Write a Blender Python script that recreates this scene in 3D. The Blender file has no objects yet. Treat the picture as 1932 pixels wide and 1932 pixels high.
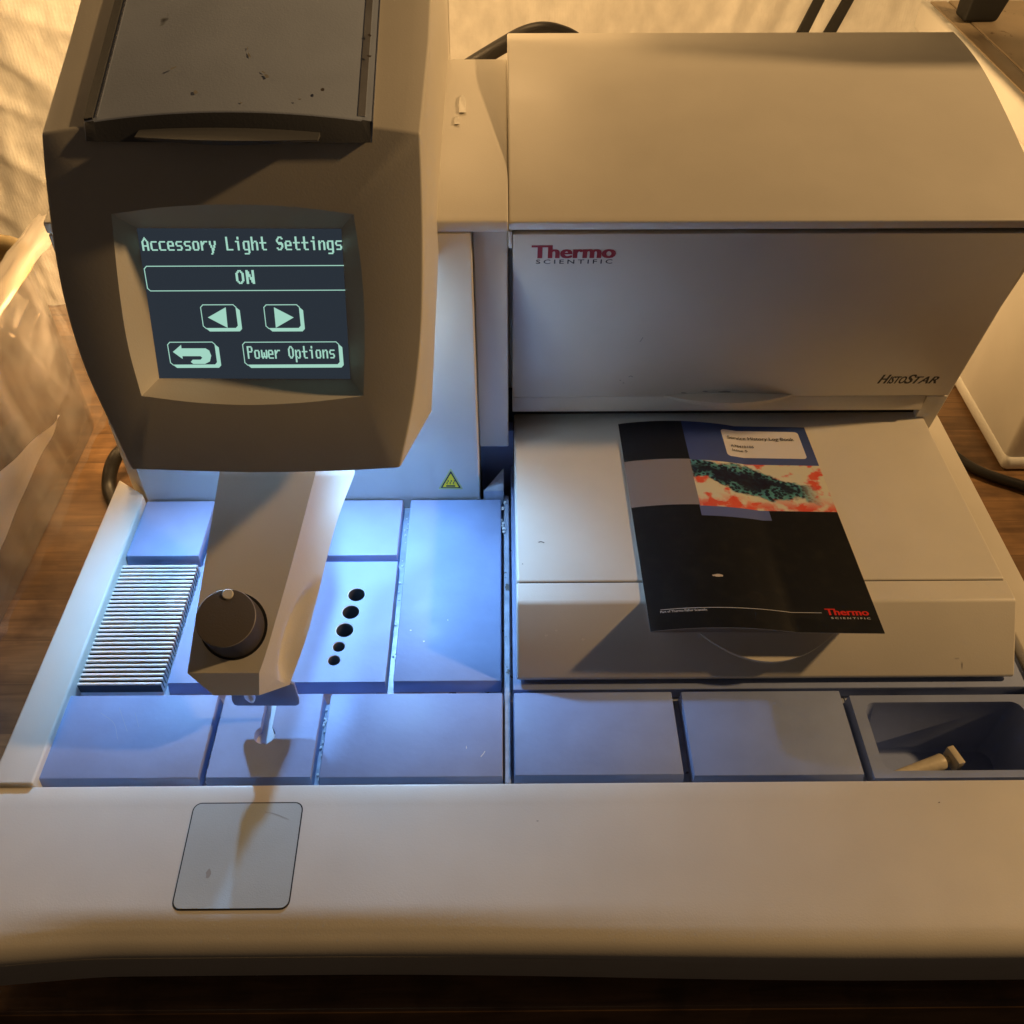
import bpy, bmesh, math, random
from mathutils import Vector, noise
random.seed(7)
SC = bpy.context.scene
COL = SC.collection
S = 0.535                      # one working unit = camera height above the work plate (0.535 m)
R = math.radians

# ---------------------------------------------------------------- camera
cam = bpy.data.cameras.new("Camera")
cam.sensor_width = 36
cam.lens = 36 * 1790 / 1932
cam.clip_start = 0.01
cam.clip_end = 50
camo = bpy.data.objects.new("Camera", cam)
COL.objects.link(camo)
camo.location = (0, 0, S)
camo.rotation_euler = (R(45.5), 0, R(-.46))
SC.camera = camo

# ---------------------------------------------------------------- world, exposure
w = bpy.data.worlds.new("World")
SC.world = w
w.use_nodes = True
w.node_tree.nodes["Background"].inputs[0].default_value = (1.0, .72, .52, 1)
w.node_tree.nodes["Background"].inputs[1].default_value = .026
SC.view_settings.view_transform = 'Standard'
SC.view_settings.look = 'None'
SC.view_settings.exposure = 0
SC.view_settings.gamma = 1
SC.view_settings.use_curve_mapping = False

# ---------------------------------------------------------------- lamps
def lamp(name, kind, loc, energy, color, radius=.02, aim=None, size=None, spot=None, blend=.5):
    l = bpy.data.lights.new(name, kind)
    l.energy = energy
    l.color = color
    if kind == 'AREA':
        l.shape = 'DISK'; l.size = size
    else:
        l.shadow_soft_size = radius
    if kind == 'SPOT':
        l.spot_size = R(spot); l.spot_blend = blend
    o = bpy.data.objects.new(name, l)
    COL.objects.link(o)
    o.location = Vector(loc) * S
    if aim is not None:
        o.rotation_euler = (Vector(aim) - Vector(loc)).to_track_quat('-Z', 'Y').to_euler()
    return o
WARM = (1.0, .60, .25)
lamp('bulb_side', 'POINT', (3.30, .97, 2.40), 97, WARM, .05)
lamp('bulb_behind', 'POINT', (-.045, 1.66, .88), .85, WARM, .05)
lamp('bulb_left', 'POINT', (-.47, 1.49, .74), 4.5, WARM, .04)
lamp('bulb_far_left', 'POINT', (-1.30, 1.36, 1.20), 2.2, WARM, .05)
lamp('fill_low_left', 'POINT', (-.66, 1.40, .13), .95, WARM, .03)  # added lamp without a seen source, warms the bench left of the column
lamp('bulb_low', 'POINT', (.50, 1.76, .26), 1.5, WARM, .04)
LEDC = (.26, .57, 1.0)
for xx in (-.176, -.44):
    lamp('accessory_led', 'SPOT', (xx, .985, .280), 2.7, LEDC, .004, aim=(xx+(.09 if xx < -.3 else -.02), .74, 0), spot=147, blend=1.)

# ---------------------------------------------------------------- pixel helper: a point of the photograph on a known plane
F_, P_, YW = 1790., R(44.5), R(-.46)
cy_, sy_ = math.cos(YW), math.sin(YW)
def rotz(v): return Vector((cy_*v[0]-sy_*v[1], sy_*v[0]+cy_*v[1], v[2]))
FW, UP, RT = rotz((0, math.cos(P_), -math.sin(P_))), rotz((0, math.sin(P_), math.cos(P_))), rotz((1, 0, 0))
EYE = Vector((0, 0, 1))
def ray(u, v): return FW + RT*((u-966)/F_) + UP*((966-v)/F_)
def onz(u, v, z): d = ray(u, v); return EYE + d*((z-1)/d.z)
def ony(u, v, y): d = ray(u, v); return EYE + d*(y/d.y)
def onx(u, v, x): d = ray(u, v); return EYE + d*(x/d.x)
def onp(u, v, p0, n):
    d = ray(u, v); return EYE + d*((Vector(p0)-EYE).dot(n)/d.dot(n))

# ---------------------------------------------------------------- materials
def mat(name, base, rough=.5, metal=0., var=.0, vscale=30., bump=.0, bscale=400., specks=0., spcol=(.05, .04, .03), spscale=60., coat=0., spec=.5, rvar=0.):
    m = bpy.data.materials.new(name)
    m.use_nodes = True
    nt = m.node_tree; N = nt.nodes; L = nt.links
    b = N['Principled BSDF']
    b.inputs['Base Color'].default_value = (*base, 1)
    b.inputs['Roughness'].default_value = rough
    b.inputs['Metallic'].default_value = metal
    b.inputs['Specular IOR Level'].default_value = spec
    b.inputs['Coat Weight'].default_value = coat
    b.inputs['Coat Roughness'].default_value = .12
    tc = N.new('ShaderNodeTexCoord')
    col = None
    if var or rvar:
        nz = N.new('ShaderNodeTexNoise'); nz.inputs['Scale'].default_value = vscale; nz.inputs['Detail'].default_value = 6
        L.new(tc.outputs['Object'], nz.inputs['Vector'])
        if var:
            mr = N.new('ShaderNodeMapRange'); mr.inputs[1].default_value = .3; mr.inputs[2].default_value = .7
            mr.inputs[3].default_value = 1-var; mr.inputs[4].default_value = 1+var
            L.new(nz.outputs['Fac'], mr.inputs[0])
            mx = N.new('ShaderNodeMix'); mx.data_type = 'RGBA'; mx.blend_type = 'MULTIPLY'; mx.inputs[0].default_value = 1
            mx.inputs[6].default_value = (*base, 1)
            L.new(mr.outputs[0], mx.inputs[7]); col = mx.outputs[2]
        if rvar:
            mr2 = N.new('ShaderNodeMapRange'); mr2.inputs[1].default_value = .3; mr2.inputs[2].default_value = .7
            mr2.inputs[3].default_value = rough-rvar; mr2.inputs[4].default_value = rough+rvar
            L.new(nz.outputs['Fac'], mr2.inputs[0]); L.new(mr2.outputs[0], b.inputs['Roughness'])
    if specks:
        n2 = N.new('ShaderNodeTexNoise'); n2.inputs['Scale'].default_value = spscale; n2.inputs['Detail'].default_value = 3
        L.new(tc.outputs['Object'], n2.inputs['Vector'])
        rp = N.new('ShaderNodeMapRange'); rp.inputs[1].default_value = specks; rp.inputs[2].default_value = specks+.03
        L.new(n2.outputs['Fac'], rp.inputs[0])
        m2 = N.new('ShaderNodeMix'); m2.data_type = 'RGBA'
        L.new(rp.outputs[0], m2.inputs[0])
        if col: L.new(col, m2.inputs[6])
        else: m2.inputs[6].default_value = (*base, 1)
        m2.inputs[7].default_value = (*spcol, 1); col = m2.outputs[2]
    if col: L.new(col, b.inputs['Base Color'])
    if bump:
        n3 = N.new('ShaderNodeTexNoise'); n3.inputs['Scale'].default_value = bscale; n3.inputs['Detail'].default_value = 4
        L.new(tc.outputs['Object'], n3.inputs['Vector'])
        bp = N.new('ShaderNodeBump'); bp.inputs['Strength'].default_value = bump; bp.inputs['Distance'].default_value = .001
        L.new(n3.outputs['Fac'], bp.inputs['Height']); L.new(bp.outputs[0], b.inputs['Normal'])
    return m
def emis(name, col, st, base=(0.01, .01, .01)):
    m = mat(name, base, .3)
    b = m.node_tree.nodes['Principled BSDF']
    b.inputs['Emission Color'].default_value = (*col, 1); b.inputs['Emission Strength'].default_value = st
    return m
M = {}
M['shell'] = mat('cream_plastic', (.69, .66, .595), .42, var=.03, vscale=25, bump=.07, bscale=900, specks=.80, spcol=(.25, .2, .15), spscale=45, rvar=.05)
M['tray'] = mat('blue_grey_coating', (.28, .35, .58), .46, var=.05, vscale=45, bump=.10, bscale=260, rvar=.08, spec=.22)
M['channel'] = mat('waxy_channel', (.36, .41, .52), .35, var=.25, vscale=80, bump=.5, bscale=180, specks=.66, spcol=(.10, .09, .08), spscale=90)
M['rib'] = mat('machined_aluminium', (.92, .92, .90), .34, .35, var=.05)
M['groove'] = mat('groove_shade', (.05, .055, .065), .5)
M['lid'] = mat('dark_grey_lid', (.44, .51, .66), .34, var=.10, vscale=18, bump=.10, bscale=900, specks=.74, spcol=(.05, .045, .04), spscale=38)
M['lidfront'] = mat('charcoal_plastic', (.11, .115, .125), .5, bump=.1, bscale=900)
M['knob'] = mat('knob_plastic', (.080, .068, .062), .75, bump=.12, bscale=800, spec=.15)
M['pad'] = mat('touch_pad_film', (.48, .525, .525), .40, var=.06, vscale=22, bump=.12, bscale=1200, specks=.72, spcol=(.42, .42, .42), spscale=28)
M['black'] = mat('black_gap', (.012, .012, .013), .6)
M['tape'] = mat('silver_tape', (.55, .55, .56), .25, .7, var=.15, vscale=60)
M['bright_patch'] = mat('white_light_patch', (.86, .84, .78), .3)
M['slot'] = mat('slot_liner_rim_glint', (.80, .82, .85), .4)
M['hole'] = mat('well_shade', (.085, .09, .105), .4)
M['bright'] = mat('bare_metal', (.75, .76, .78), .25, 1.)
M['red'] = mat('red_print', (.32, .012, .03), .5)
M['red2'] = mat('red_cover_print', (.75, .03, .02), .4)
M['ink'] = mat('dark_print', (.02, .022, .03), .5)
M['white_ink'] = mat('white_print', (.7, .7, .7), .4)
M['yellow'] = mat('warning_yellow', (1.0, .70, .005), .4)
M['paper'] = mat('page_paper', (.72, .69, .66), .6)
M['cable'] = mat('cable_rubber', (.016, .015, .015), .42, bump=.1, bscale=500)
M['strap'] = mat('black_bar', (.008, .008, .008), .7)
M['cream'] = mat('cream_enamel', (.84, .84, .80), .45, var=.04, vscale=14, bump=.08, bscale=700)
M['cream_top'] = mat('tan_worktop', (.42, .33, .22), .5, var=.12, vscale=22, bump=.2, bscale=300, specks=.68, spcol=(.22, .16, .10), spscale=70)
M['bin'] = mat('glossy_tan_bin', (.50, .39, .21), .22, var=.05, vscale=10, coat=.3)
M['steel'] = mat('smudged_steel', (.34, .325, .31), .17, .9, var=.2, vscale=12, rvar=.08)
M['tool'] = mat('pale_waxed_tool', (.62, .55, .40), .45, var=.12, vscale=90, bump=.3, bscale=250)
M['led'] = emis('led_lens', (.75, .88, 1.0), 14, (.8, .8, .8))
M['screen'] = emis('screen_glass', (.022, .030, .041), 1.0, (.012, .014, .018))
M['glyph'] = emis('screen_pixels', (.36, .66, .54), 1.0)
M['floor'] = mat('dark_floor', (.03, .022, .018), .7, var=.2)

# ---------------------------------------------------------------- mesh helpers (coordinates in working units)
ROOTLOC = {}
def finish(o_name, bm, mats, parent=None, bevel=0., seg=3, bang=28., sharp=36.):
    if bevel:
        bmesh.ops.remove_doubles(bm, verts=bm.verts, dist=1e-6)
        ed = [e for e in bm.edges if len(e.link_faces) == 2 and e.calc_face_angle(0) > R(bang)]
        bmesh.ops.bevel(bm, geom=ed, offset=bevel, segments=seg, profile=.5, affect='EDGES', clamp_overlap=True)
    root = None
    if parent is not None:
        root = parent
        while root.parent: root = root.parent
    off = ROOTLOC.get(root.name, Vector()) if root else Vector()
    for v in bm.verts: v.co = v.co*S - off
    bmesh.ops.recalc_face_normals(bm, faces=bm.faces) if not bm.faces.layers.int.get('keep') else None
    for f in bm.faces: f.smooth = True
    me = bpy.data.meshes.new(o_name)
    bm.to_mesh(me); bm.free()
    me.set_sharp_from_angle(angle=R(sharp))
    for m in (mats if isinstance(mats, (list, tuple)) else [mats]): me.materials.append(m)
    o = bpy.data.objects.new(o_name, me)
    COL.objects.link(o)
    if parent is not None: o.parent = parent
    return o
def BM(): return bmesh.new()
def face(bm, pts, mi=0):
    f = bm.faces.new([bm.verts.new(Vector(p)) for p in pts]); f.material_index = mi; return f
def hexa(bm, a, b, mi=0):
    """a: four bottom points, b: four top points, same order"""
    va = [bm.verts.new(Vector(p)) for p in a]; vb = [bm.verts.new(Vector(p)) for p in b]
    n = len(va)
    fs = [bm.faces.new(va[::-1]), bm.faces.new(vb)]
    for i in range(n): fs.append(bm.faces.new([va[i], va[(i+1) % n], vb[(i+1) % n], vb[i]]))
    for f in fs: f.material_index = mi
def box(bm, x0, x1, y0, y1, z0, z1, mi=0, draft=0.):
    hexa(bm, [(x0, y0, z0), (x1, y0, z0), (x1, y1, z0), (x0, y1, z0)],
         [(x0+draft, y0+draft, z1), (x1-draft, y0+draft, z1), (x1-draft, y1-draft, z1), (x0+draft, y1-draft, z1)], mi)
def prism_x(bm, yz, x0, x1, mi=0):
    hexa(bm, [(x0, y, z) for y, z in yz], [(x1, y, z) for y, z in yz], mi)
def prism_z(bm, xy, z0, z1, mi=0):
    hexa(bm, [(x, y, z0) for x, y in xy], [(x, y, z1) for x, y in xy], mi)
def rrect(x0, x1, y0, y1, r, n=6):
    out = []
    for cx, cy, a in ((x1-r, y1-r, 0), (x0+r, y1-r, 90), (x0+r, y0+r, 180), (x1-r, y0+r, 270)):
        for i in range(n+1):
            t = R(a+90*i/n); out.append((cx+r*math.cos(t), cy+r*math.sin(t)))
    return out
def circ(cx, cy, r, n=28): return [(cx+r*math.cos(2*math.pi*i/n), cy+r*math.sin(2*math.pi*i/n)) for i in range(n)]
def plate_with_holes(bm, outer, holes, z, mi=0):
    """flat plate with openings, no thickness of its own (walls are added by the caller)"""
    es = []; loops = []
    for lp in [outer]+holes:
        vs = [bm.verts.new((x, y, z)) for x, y in lp]; loops.append(vs)
        for i in range(len(vs)): es.append(bm.edges.new((vs[i], vs[(i+1) % len(vs)])))
    r = bmesh.ops.triangle_fill(bm, use_beauty=True, use_dissolve=False, edges=es, normal=(0, 0, 1))
    for g in r['geom']:
        if isinstance(g, bmesh.types.BMFace): g.material_index = mi
    return loops
def wall(bm, vs, pts, mi=0):
    nv = [bm.verts.new(Vector(p)) for p in pts]; n = len(vs)
    for i in range(n):
        f = bm.faces.new([vs[i], vs[(i+1) % n], nv[(i+1) % n], nv[i]]); f.material_index = mi
    return nv
def grid(bm, fn, nu, nv, mi=0, uv=None):
    V = [[bm.verts.new(Vector(fn(i/nu, j/nv))) for j in range(nv+1)] for i in range(nu+1)]
    lay = bm.loops.layers.uv.verify() if uv else None
    for i in range(nu):
        for j in range(nv):
            f = bm.faces.new([V[i][j], V[i+1][j], V[i+1][j+1], V[i][j+1]]); f.material_index = mi
            if uv:
                for l, (a, b) in zip(f.loops, ((i, j), (i+1, j), (i+1, j+1), (i, j+1))): l[lay].uv = (a/nu, 1-b/nv)
    return V
def spline(pts, n=8, closed=False):
    pts = [Vector(p) for p in pts]; out = []
    for i in range(len(pts)-1):
        p0 = pts[i-1] if i else pts[0]*2-pts[1]; p1 = pts[i]; p2 = pts[i+1]
        p3 = pts[i+2] if i+2 < len(pts) else p2*2-p1
        for k in range(n):
            t = k/n
            out.append(.5*((2*p1)+(p2-p0)*t+(2*p0-5*p1+4*p2-p3)*t*t+(3*p1-p0-3*p2+p3)*t**3))
    out.append(pts[-1]); return out
def tube(bm, path, r, n=12, mi=0, caps=True):
    path = [Vector(p) for p in path]; rings = []
    up = Vector((.13, .2, 1)).normalized()
    for i, p in enumerate(path):
        t = (path[min(i+1, len(path)-1)]-path[max(i-1, 0)]).normalized()
        a = t.cross(up).normalized(); b = a.cross(t).normalized()
        rr = r(i/(len(path)-1)) if callable(r) else r
        rings.append([bm.verts.new(p+a*rr*math.cos(2*math.pi*k/n)+b*rr*math.sin(2*math.pi*k/n)) for k in range(n)])
    for i in range(len(rings)-1):
        for k in range(n):
            f = bm.faces.new([rings[i][k], rings[i][(k+1) % n], rings[i+1][(k+1) % n], rings[i+1][k]]); f.material_index = mi
    if caps:
        bm.faces.new(rings[0][::-1]).material_index = mi; bm.faces.new(rings[-1]).material_index = mi
def lathe(bm, base, axis, prof, n=40, mi=0, cap0=True, cap1=True):
    """prof: (radius, height along the axis)"""
    axis = Vector(axis).normalized(); a = axis.orthogonal().normalized(); b = axis.cross(a)
    rings = [[bm.verts.new(Vector(base)+axis*h+(a*math.cos(2*math.pi*k/n)+b*math.sin(2*math.pi*k/n))*r) for k in range(n)] for r, h in prof]
    for i in range(len(rings)-1):
        for k in range(n):
            f = bm.faces.new([rings[i][k], rings[i][(k+1) % n], rings[i+1][(k+1) % n], rings[i+1][k]]); f.material_index = mi
    if cap0: bm.faces.new(rings[0][::-1]).material_index = mi
    if cap1: bm.faces.new(rings[-1]).material_index = mi
def lens(bm, x0, x1, chord, bulge, drop, thick, n=24, mi=0, back=.0):
    """finger lip: chord(a) -> (y, z) at a in 0..1, bulging towards the front"""
    top, bot, bt, bb = [], [], [], []
    for i in range(n+1):
        a = i/n; x = x0+(x1-x0)*a; y, z = chord(a); k = max(1-(2*a-1)**2, .02)
        top.append((x, y+back, z)); bot.append((x, y+.004+back, z-thick))
        bt.append((x, y-bulge*k, z-drop*k)); bb.append((x, y-bulge*k*.93, z-drop*k-thick*(.35+.65*k)))
    V = [[bm.verts.new(p) for p in row] for row in (top, bt, bb, bot)]
    for r in range(3):
        for i in range(n):
            bm.faces.new([V[r][i], V[r][i+1], V[r+1][i+1], V[r+1][i]]).material_index = mi
    for i in (0, n): bm.faces.new([V[0][i], V[1][i], V[2][i], V[3][i]]).material_index = mi
def text_geo(body, bold=0., shear=0., spacing=1.):
    cu = bpy.data.curves.new('t', 'FONT'); cu.body = body; cu.size = 1; cu.offset = bold; cu.shear = shear; cu.space_character = spacing
    cu.resolution_u = 3
    o = bpy.data.objects.new('t', cu); COL.objects.link(o)
    dg = bpy.context.evaluated_depsgraph_get(); dg.update()
    me = bpy.data.meshes.new_from_object(o.evaluated_get(dg))
    vs = [tuple(v.co[:2]) for v in me.vertices]; fs = [tuple(p.vertices) for p in me.polygons]
    bpy.data.objects.remove(o); bpy.data.curves.remove(cu); bpy.data.meshes.remove(me)
    return vs, fs
def put_text(bm, body, fn, x0, x1, ybase, height, bold=0., shear=0., spacing=1., mi=0, heavy=0.):
    """fit the text between x0 and x1 in the surface's own coordinates; fn(a, b) -> point"""
    vs, fs = text_geo(body, bold, shear, spacing)
    xs = [v[0] for v in vs]; lo, hi = min(xs), max(xs)
    cap = .70+bold*2
    em = height/cap
    for q, dx in enumerate((0, -heavy, heavy) if heavy else (0,)):
        nv = []
        for v in vs:
            p = Vector(fn(x0+(v[0]-lo)/(hi-lo)*(x1-x0)+dx*em, ybase+(v[1]+bold)/cap*height))
            nv.append(bm.verts.new(p+(EYE-p).normalized()*.00012*q))
        for f in fs:
            try: bm.faces.new([nv[i] for i in f]).material_index = mi
            except ValueError: pass
def thing(name, loc, label, cat, group=None):
    o = bpy.data.objects.new(name, None); COL.objects.link(o)
    o.empty_display_size = .05
    o.location = Vector(loc)*S; ROOTLOC[name] = Vector(loc)*S
    tag(o, label, cat, group); return o
def tag(o, label, cat, group=None, kind=None):
    if label: o['label'] = label
    if cat: o['category'] = cat
    if group: o['group'] = group
    if kind: o['kind'] = kind
    return o

# ================================================================ workbench, floor, tarpaulin
ZB = -.16
def wood():
    m = mat('butcher_block_wood', (.30, .15, .055), .42, bump=.0)
    nt = m.node_tree; N = nt.nodes; L = nt.links; b = N['Principled BSDF']
    tc = N.new('ShaderNodeTexCoord')
    sx = N.new('ShaderNodeSeparateXYZ'); L.new(tc.outputs['Object'], sx.inputs[0])
    def math_(op, a, c=None):
        n = N.new('ShaderNodeMath'); n.operation = op
        for i, v in enumerate((a, c)):
            if v is None: continue
            if isinstance(v, (int, float)): n.inputs[i].default_value = v
            else: L.new(v, n.inputs[i])
        return n.outputs[0]
    row = math_('FLOOR', math_('DIVIDE', sx.outputs['Y'], .044))
    fr = math_('FRACT', math_('DIVIDE', sx.outputs['Y'], .044))
    xs = math_('ADD', sx.outputs['X'], math_('MULTIPLY', row, .173))
    cell = math_('FLOOR', math_('DIVIDE', xs, .42))
    cv = N.new('ShaderNodeCombineXYZ'); L.new(row, cv.inputs[0]); L.new(cell, cv.inputs[1])
    wn = N.new('ShaderNodeTexWhiteNoise'); wn.noise_dimensions = '2D'; L.new(cv.outputs[0], wn.inputs['Vector'])
    mp = N.new('ShaderNodeMapping'); mp.inputs['Scale'].default_value = (14, 170, 60)
    L.new(tc.outputs['Object'], mp.inputs['Vector'])
    ad = N.new('ShaderNodeVectorMath'); ad.operation = 'ADD'; L.new(mp.outputs[0], ad.inputs[0]); L.new(wn.outputs['Color'], ad.inputs[1])
    nz = N.new('ShaderNodeTexNoise'); nz.inputs['Scale'].default_value = 1; nz.inputs['Detail'].default_value = 8; nz.inputs['Distortion'].default_value = .6
    L.new(ad.outputs[0], nz.inputs['Vector'])
    cr = N.new('ShaderNodeValToRGB')
    e = cr.color_ramp.elements
    e[0].position = .25; e[0].color = (.13, .070, .030, 1); e[1].position = .75; e[1].color = (.31, .175, .076, 1)
    L.new(nz.outputs['Fac'], cr.inputs[0])
    mx = N.new('ShaderNodeMix'); mx.data_type = 'RGBA'; mx.blend_type = 'MULTIPLY'; mx.inputs[0].default_value = 1
    L.new(cr.outputs[0], mx.inputs[6])
    mr = N.new('ShaderNodeMapRange'); mr.inputs[3].default_value = .75; mr.inputs[4].default_value = 1.2
    L.new(wn.outputs['Value'], mr.inputs[0]); L.new(mr.outputs[0], mx.inputs[7])
    seam = math_('LESS_THAN', fr, .025)
    n2 = N.new('ShaderNodeTexNoise'); n2.inputs['Scale'].default_value = 26; n2.inputs['Detail'].default_value = 5
    L.new(tc.outputs['Object'], n2.inputs['Vector'])
    st = N.new('ShaderNodeMapRange'); st.inputs[1].default_value = .48; st.inputs[2].default_value = .70; L.new(n2.outputs['Fac'], st.inputs[0])
    dark = math_('MAXIMUM', math_('MULTIPLY', seam, .55), math_('MULTIPLY', st.outputs[0], .6))
    m2 = N.new('ShaderNodeMix'); m2.data_type = 'RGBA'; L.new(dark, m2.inputs[0]); L.new(mx.outputs[2], m2.inputs[6]); m2.inputs[7].default_value = (.05, .025, .012, 1)
    L.new(m2.outputs[2], b.inputs['Base Color'])
    bp = N.new('ShaderNodeBump'); bp.inputs['Strength'].default_value = .25; bp.inputs['Distance'].default_value = .001
    L.new(nz.outputs['Fac'], bp.inputs['Height']); L.new(bp.outputs[0], b.inputs['Normal'])
    return m
M['wood'] = wood()
bm = BM(); box(bm, -2.4, 2.6, .372, 2.75, ZB-.08, ZB)
tag(finish('workbench', bm, M['wood'], bevel=.008, seg=3), 'worn wooden butcher block bench top that everything stands on', 'workbench')
bm = BM(); face(bm, [(-6, -4, -1.9), (7, -4, -1.9), (7, 6, -1.9), (-6, 6, -1.9)])
tag(finish('floor', bm, M['floor']), None, None, kind='structure')

def tarp_mat():
    m = mat('woven_tarpaulin', (.66, .58, .45), .55)
    nt = m.node_tree; N = nt.nodes; L = nt.links; b = N['Principled BSDF']
    tc = N.new('ShaderNodeTexCoord')
    wv = []
    for d in ('X', 'Z'):
        n = N.new('ShaderNodeTexWave'); n.bands_direction = d; n.inputs['Scale'].default_value = 95; n.inputs['Distortion'].default_value = 1.2; n.inputs['Detail'].default_value = 2
        n.inputs['Detail Scale'].default_value = .3
        L.new(tc.outputs['Object'], n.inputs['Vector']); wv.append(n)
    mx = N.new('ShaderNodeMath'); mx.operation = 'ADD'
    L.new(wv[0].outputs['Fac'], mx.inputs[0]); L.new(wv[1].outputs['Fac'], mx.inputs[1])
    nz = N.new('ShaderNodeTexNoise'); nz.inputs['Scale'].default_value = 40; nz.inputs['Detail'].default_value = 7
    mp = N.new('ShaderNodeMapping'); mp.inputs['Scale'].default_value = (1.2, 1, .8); L.new(tc.outputs['Object'], mp.inputs[0]); L.new(mp.outputs[0], nz.inputs['Vector'])
    a2 = N.new('ShaderNodeMath'); a2.operation = 'MULTIPLY_ADD'; a2.inputs[1].default_value = .026; L.new(mx.outputs[0], a2.inputs[0]); L.new(nz.outputs['Fac'], a2.inputs[2])
    bp = N.new('ShaderNodeBump'); bp.inputs['Strength'].default_value = .5; bp.inputs['Distance'].default_value = .004
    L.new(a2.outputs[0], bp.inputs['Height']); L.new(bp.outputs[0], b.inputs['Normal'])
    cr = N.new('ShaderNodeMapRange'); cr.inputs[1].default_value = .3; cr.inputs[2].default_value = .75; cr.inputs[3].default_value = .82; cr.inputs[4].default_value = 1.08
    L.new(nz.outputs['Fac'], cr.inputs[0])
    mm = N.new('ShaderNodeMix'); mm.data_type = 'RGBA'; mm.blend_type = 'MULTIPLY'; mm.inputs[0].default_value = 1; mm.inputs[6].default_value = (.80, .80, .77, 1)
    L.new(cr.outputs[0], mm.inputs[7]); L.new(mm.outputs[2], b.inputs['Base Color'])
    return m
M['tarp'] = tarp_mat()
def sstep(a, b, x): t = min(max((x-a)/(b-a), 0), 1); return t*t*(3-2*t)
def crease(p, s):
    return 1-abs(noise.noise(Vector(p)*s))*2.2
def tarp_fn(u, v):
    x = -3.0+6.2*u; z = ZB+.002+1.55*v
    left = 1-sstep(-.75, -.1, x)
    y = 2.38-.52*left
    y += .012*noise.noise(Vector((x*2.2, z*1.2, 3)))+.004*noise.noise(Vector((x*9, z*5, 1)))
    y += (1-left)*.003*crease((x, z*.4, 5), 9)
    if left > 0:
        q = Vector((x*.85-z*.52, x*.52+z*.85, 0))         # creases run down to the right
        y -= left*(.008*max(crease((q.x*.55, q.y*2.0, 0), 2.4), 0)**2+.006*max(crease((q.x*.8+3, q.y*2.4, 2), 5.0), 0)**2
                   + .006*max(crease((q.y*.8+2, q.x*2.4, 5), 3.4), 0)**3+.007*max(crease((q.x*1.6, q.y*1.2, 9), 8), 0)+.003*crease((x*1.3, z*.8, 19), 20))
    return (x, y, z)
bm = BM(); grid(bm, tarp_fn, 640, 220)
tag(finish('tarpaulin', bm, M['tarp'], sharp=180), 'creased cream woven tarpaulin hung behind the machine', 'tarpaulin')

# ================================================================ the machine
ST = thing('embedding_station', (.05, .95, ZB), 'cream laboratory embedding machine with lit screen and blue lit work plate', 'machine')
# ---- base with rims and channel floor
bm = BM()
box(bm, -.596, .715, .545, 1.48, ZB+.012, -.105)
prism_z(bm, [(-.598, .5645), (-.5485, .5645), (-.5485, 1.043), (-.553, 1.052), (-.598, 1.085)], -.106, .010)
prism_z(bm, [(.668, .5645), (.718, .5645), (.718, 1.40), (.668, 1.40)], -.106, .010)
finish('base_housing', bm, M['shell'], ST, bevel=.0035, seg=3)
bm = BM()
for x0, x1, y0, y1 in ((-.548, -.42, .5645, 1.06), (-.17, .43, .5645, 1.06), (-.42, -.17, .5645, .72), (-.42, -.17, .91, 1.06), (.655, .668, .5645, 1.1), (.43, .655, .5645, .575), (.43, .655, .69, 1.1)):
    box(bm, x0+.0003, x1-.0003, y0, y1, -.05, -.021)
box(bm, -.0040, .0035, .57, 1.06, -.021, -.006)
hexa(bm, [(-.035, 1.0475, -.02), (-.004, 1.0475, -.02), (-.004, 1.10, -.02), (-.035, 1.0475, -.02)][:3], [(-.035, 1.0475, .016), (-.004, 1.0475, .016), (-.004, 1.10, .016)])
finish('channel_floor', bm, M['channel'], ST, bevel=.001, seg=1)

# ---- work plate tiles
def tile(x0, x1, y0, y1, z=0.):
    b = BM(); hexa(b, [(x0-.0015, y0-.0035, -.021), (x1+.0015, y0-.0035, -.021), (x1+.0015, y1+.001, -.021), (x0-.0015, y1+.001, -.021)],
                   [(x0, y0, z), (x1, y0, z), (x1, y1, z), (x0, y1, z)])
    return finish('plate_tile', b, M['tray'], ST, bevel=.0016, seg=2)
tile(-.547, -.443, .932, 1.0455)
tile(-.43, -.158, .931, 1.0455)
tile(-.1455, -.0085, .7115, 1.0455)
tile(-.5505, -.363, .577, .693)
tile(-.222, -.0065, .576, .693)
tile(.008, .2065, .577, .693)
tile(.2185, .4185, .575, .693)
# tile under the nozzle: a slot that ends in a round drain
bm = BM()
x0, x1, y0, y1 = -.354, -.232, .577, .693
hx, hy, hr, sw = -.295, .634, .0128, .0072
a0 = math.asin(sw/hr)
key = [(hx+sw, y1)]
key += [(hx+hr*math.sin(a0+(2*math.pi-2*a0)*i/24), hy+hr*math.cos(a0+(2*math.pi-2*a0)*i/24)) for i in range(25)]
key += [(hx-sw, y1)]
out = [(x0, y1), (x0, y0), (x1, y0), (x1, y1)]+key
vt = [bm.verts.new((x, y, 0)) for x, y in out]
bm.faces.new(vt)
def spread(x, y):
    return (x+(-.0015 if x == x0 else .0015 if x == x1 else 0), y-.0035 if y == y0 else y, -.021)
wall(bm, vt, [spread(x, y) for x, y in out])
face(bm, [(hx-.03, hy-.03, -.0145), (hx+.03, hy-.03, -.0145), (hx+.03, y1-.0005, -.0115), (hx-.03, y1-.0005, -.0115)], 1)
finish('plate_tile', bm, [M['tray'], M['slot']], ST)
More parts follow.
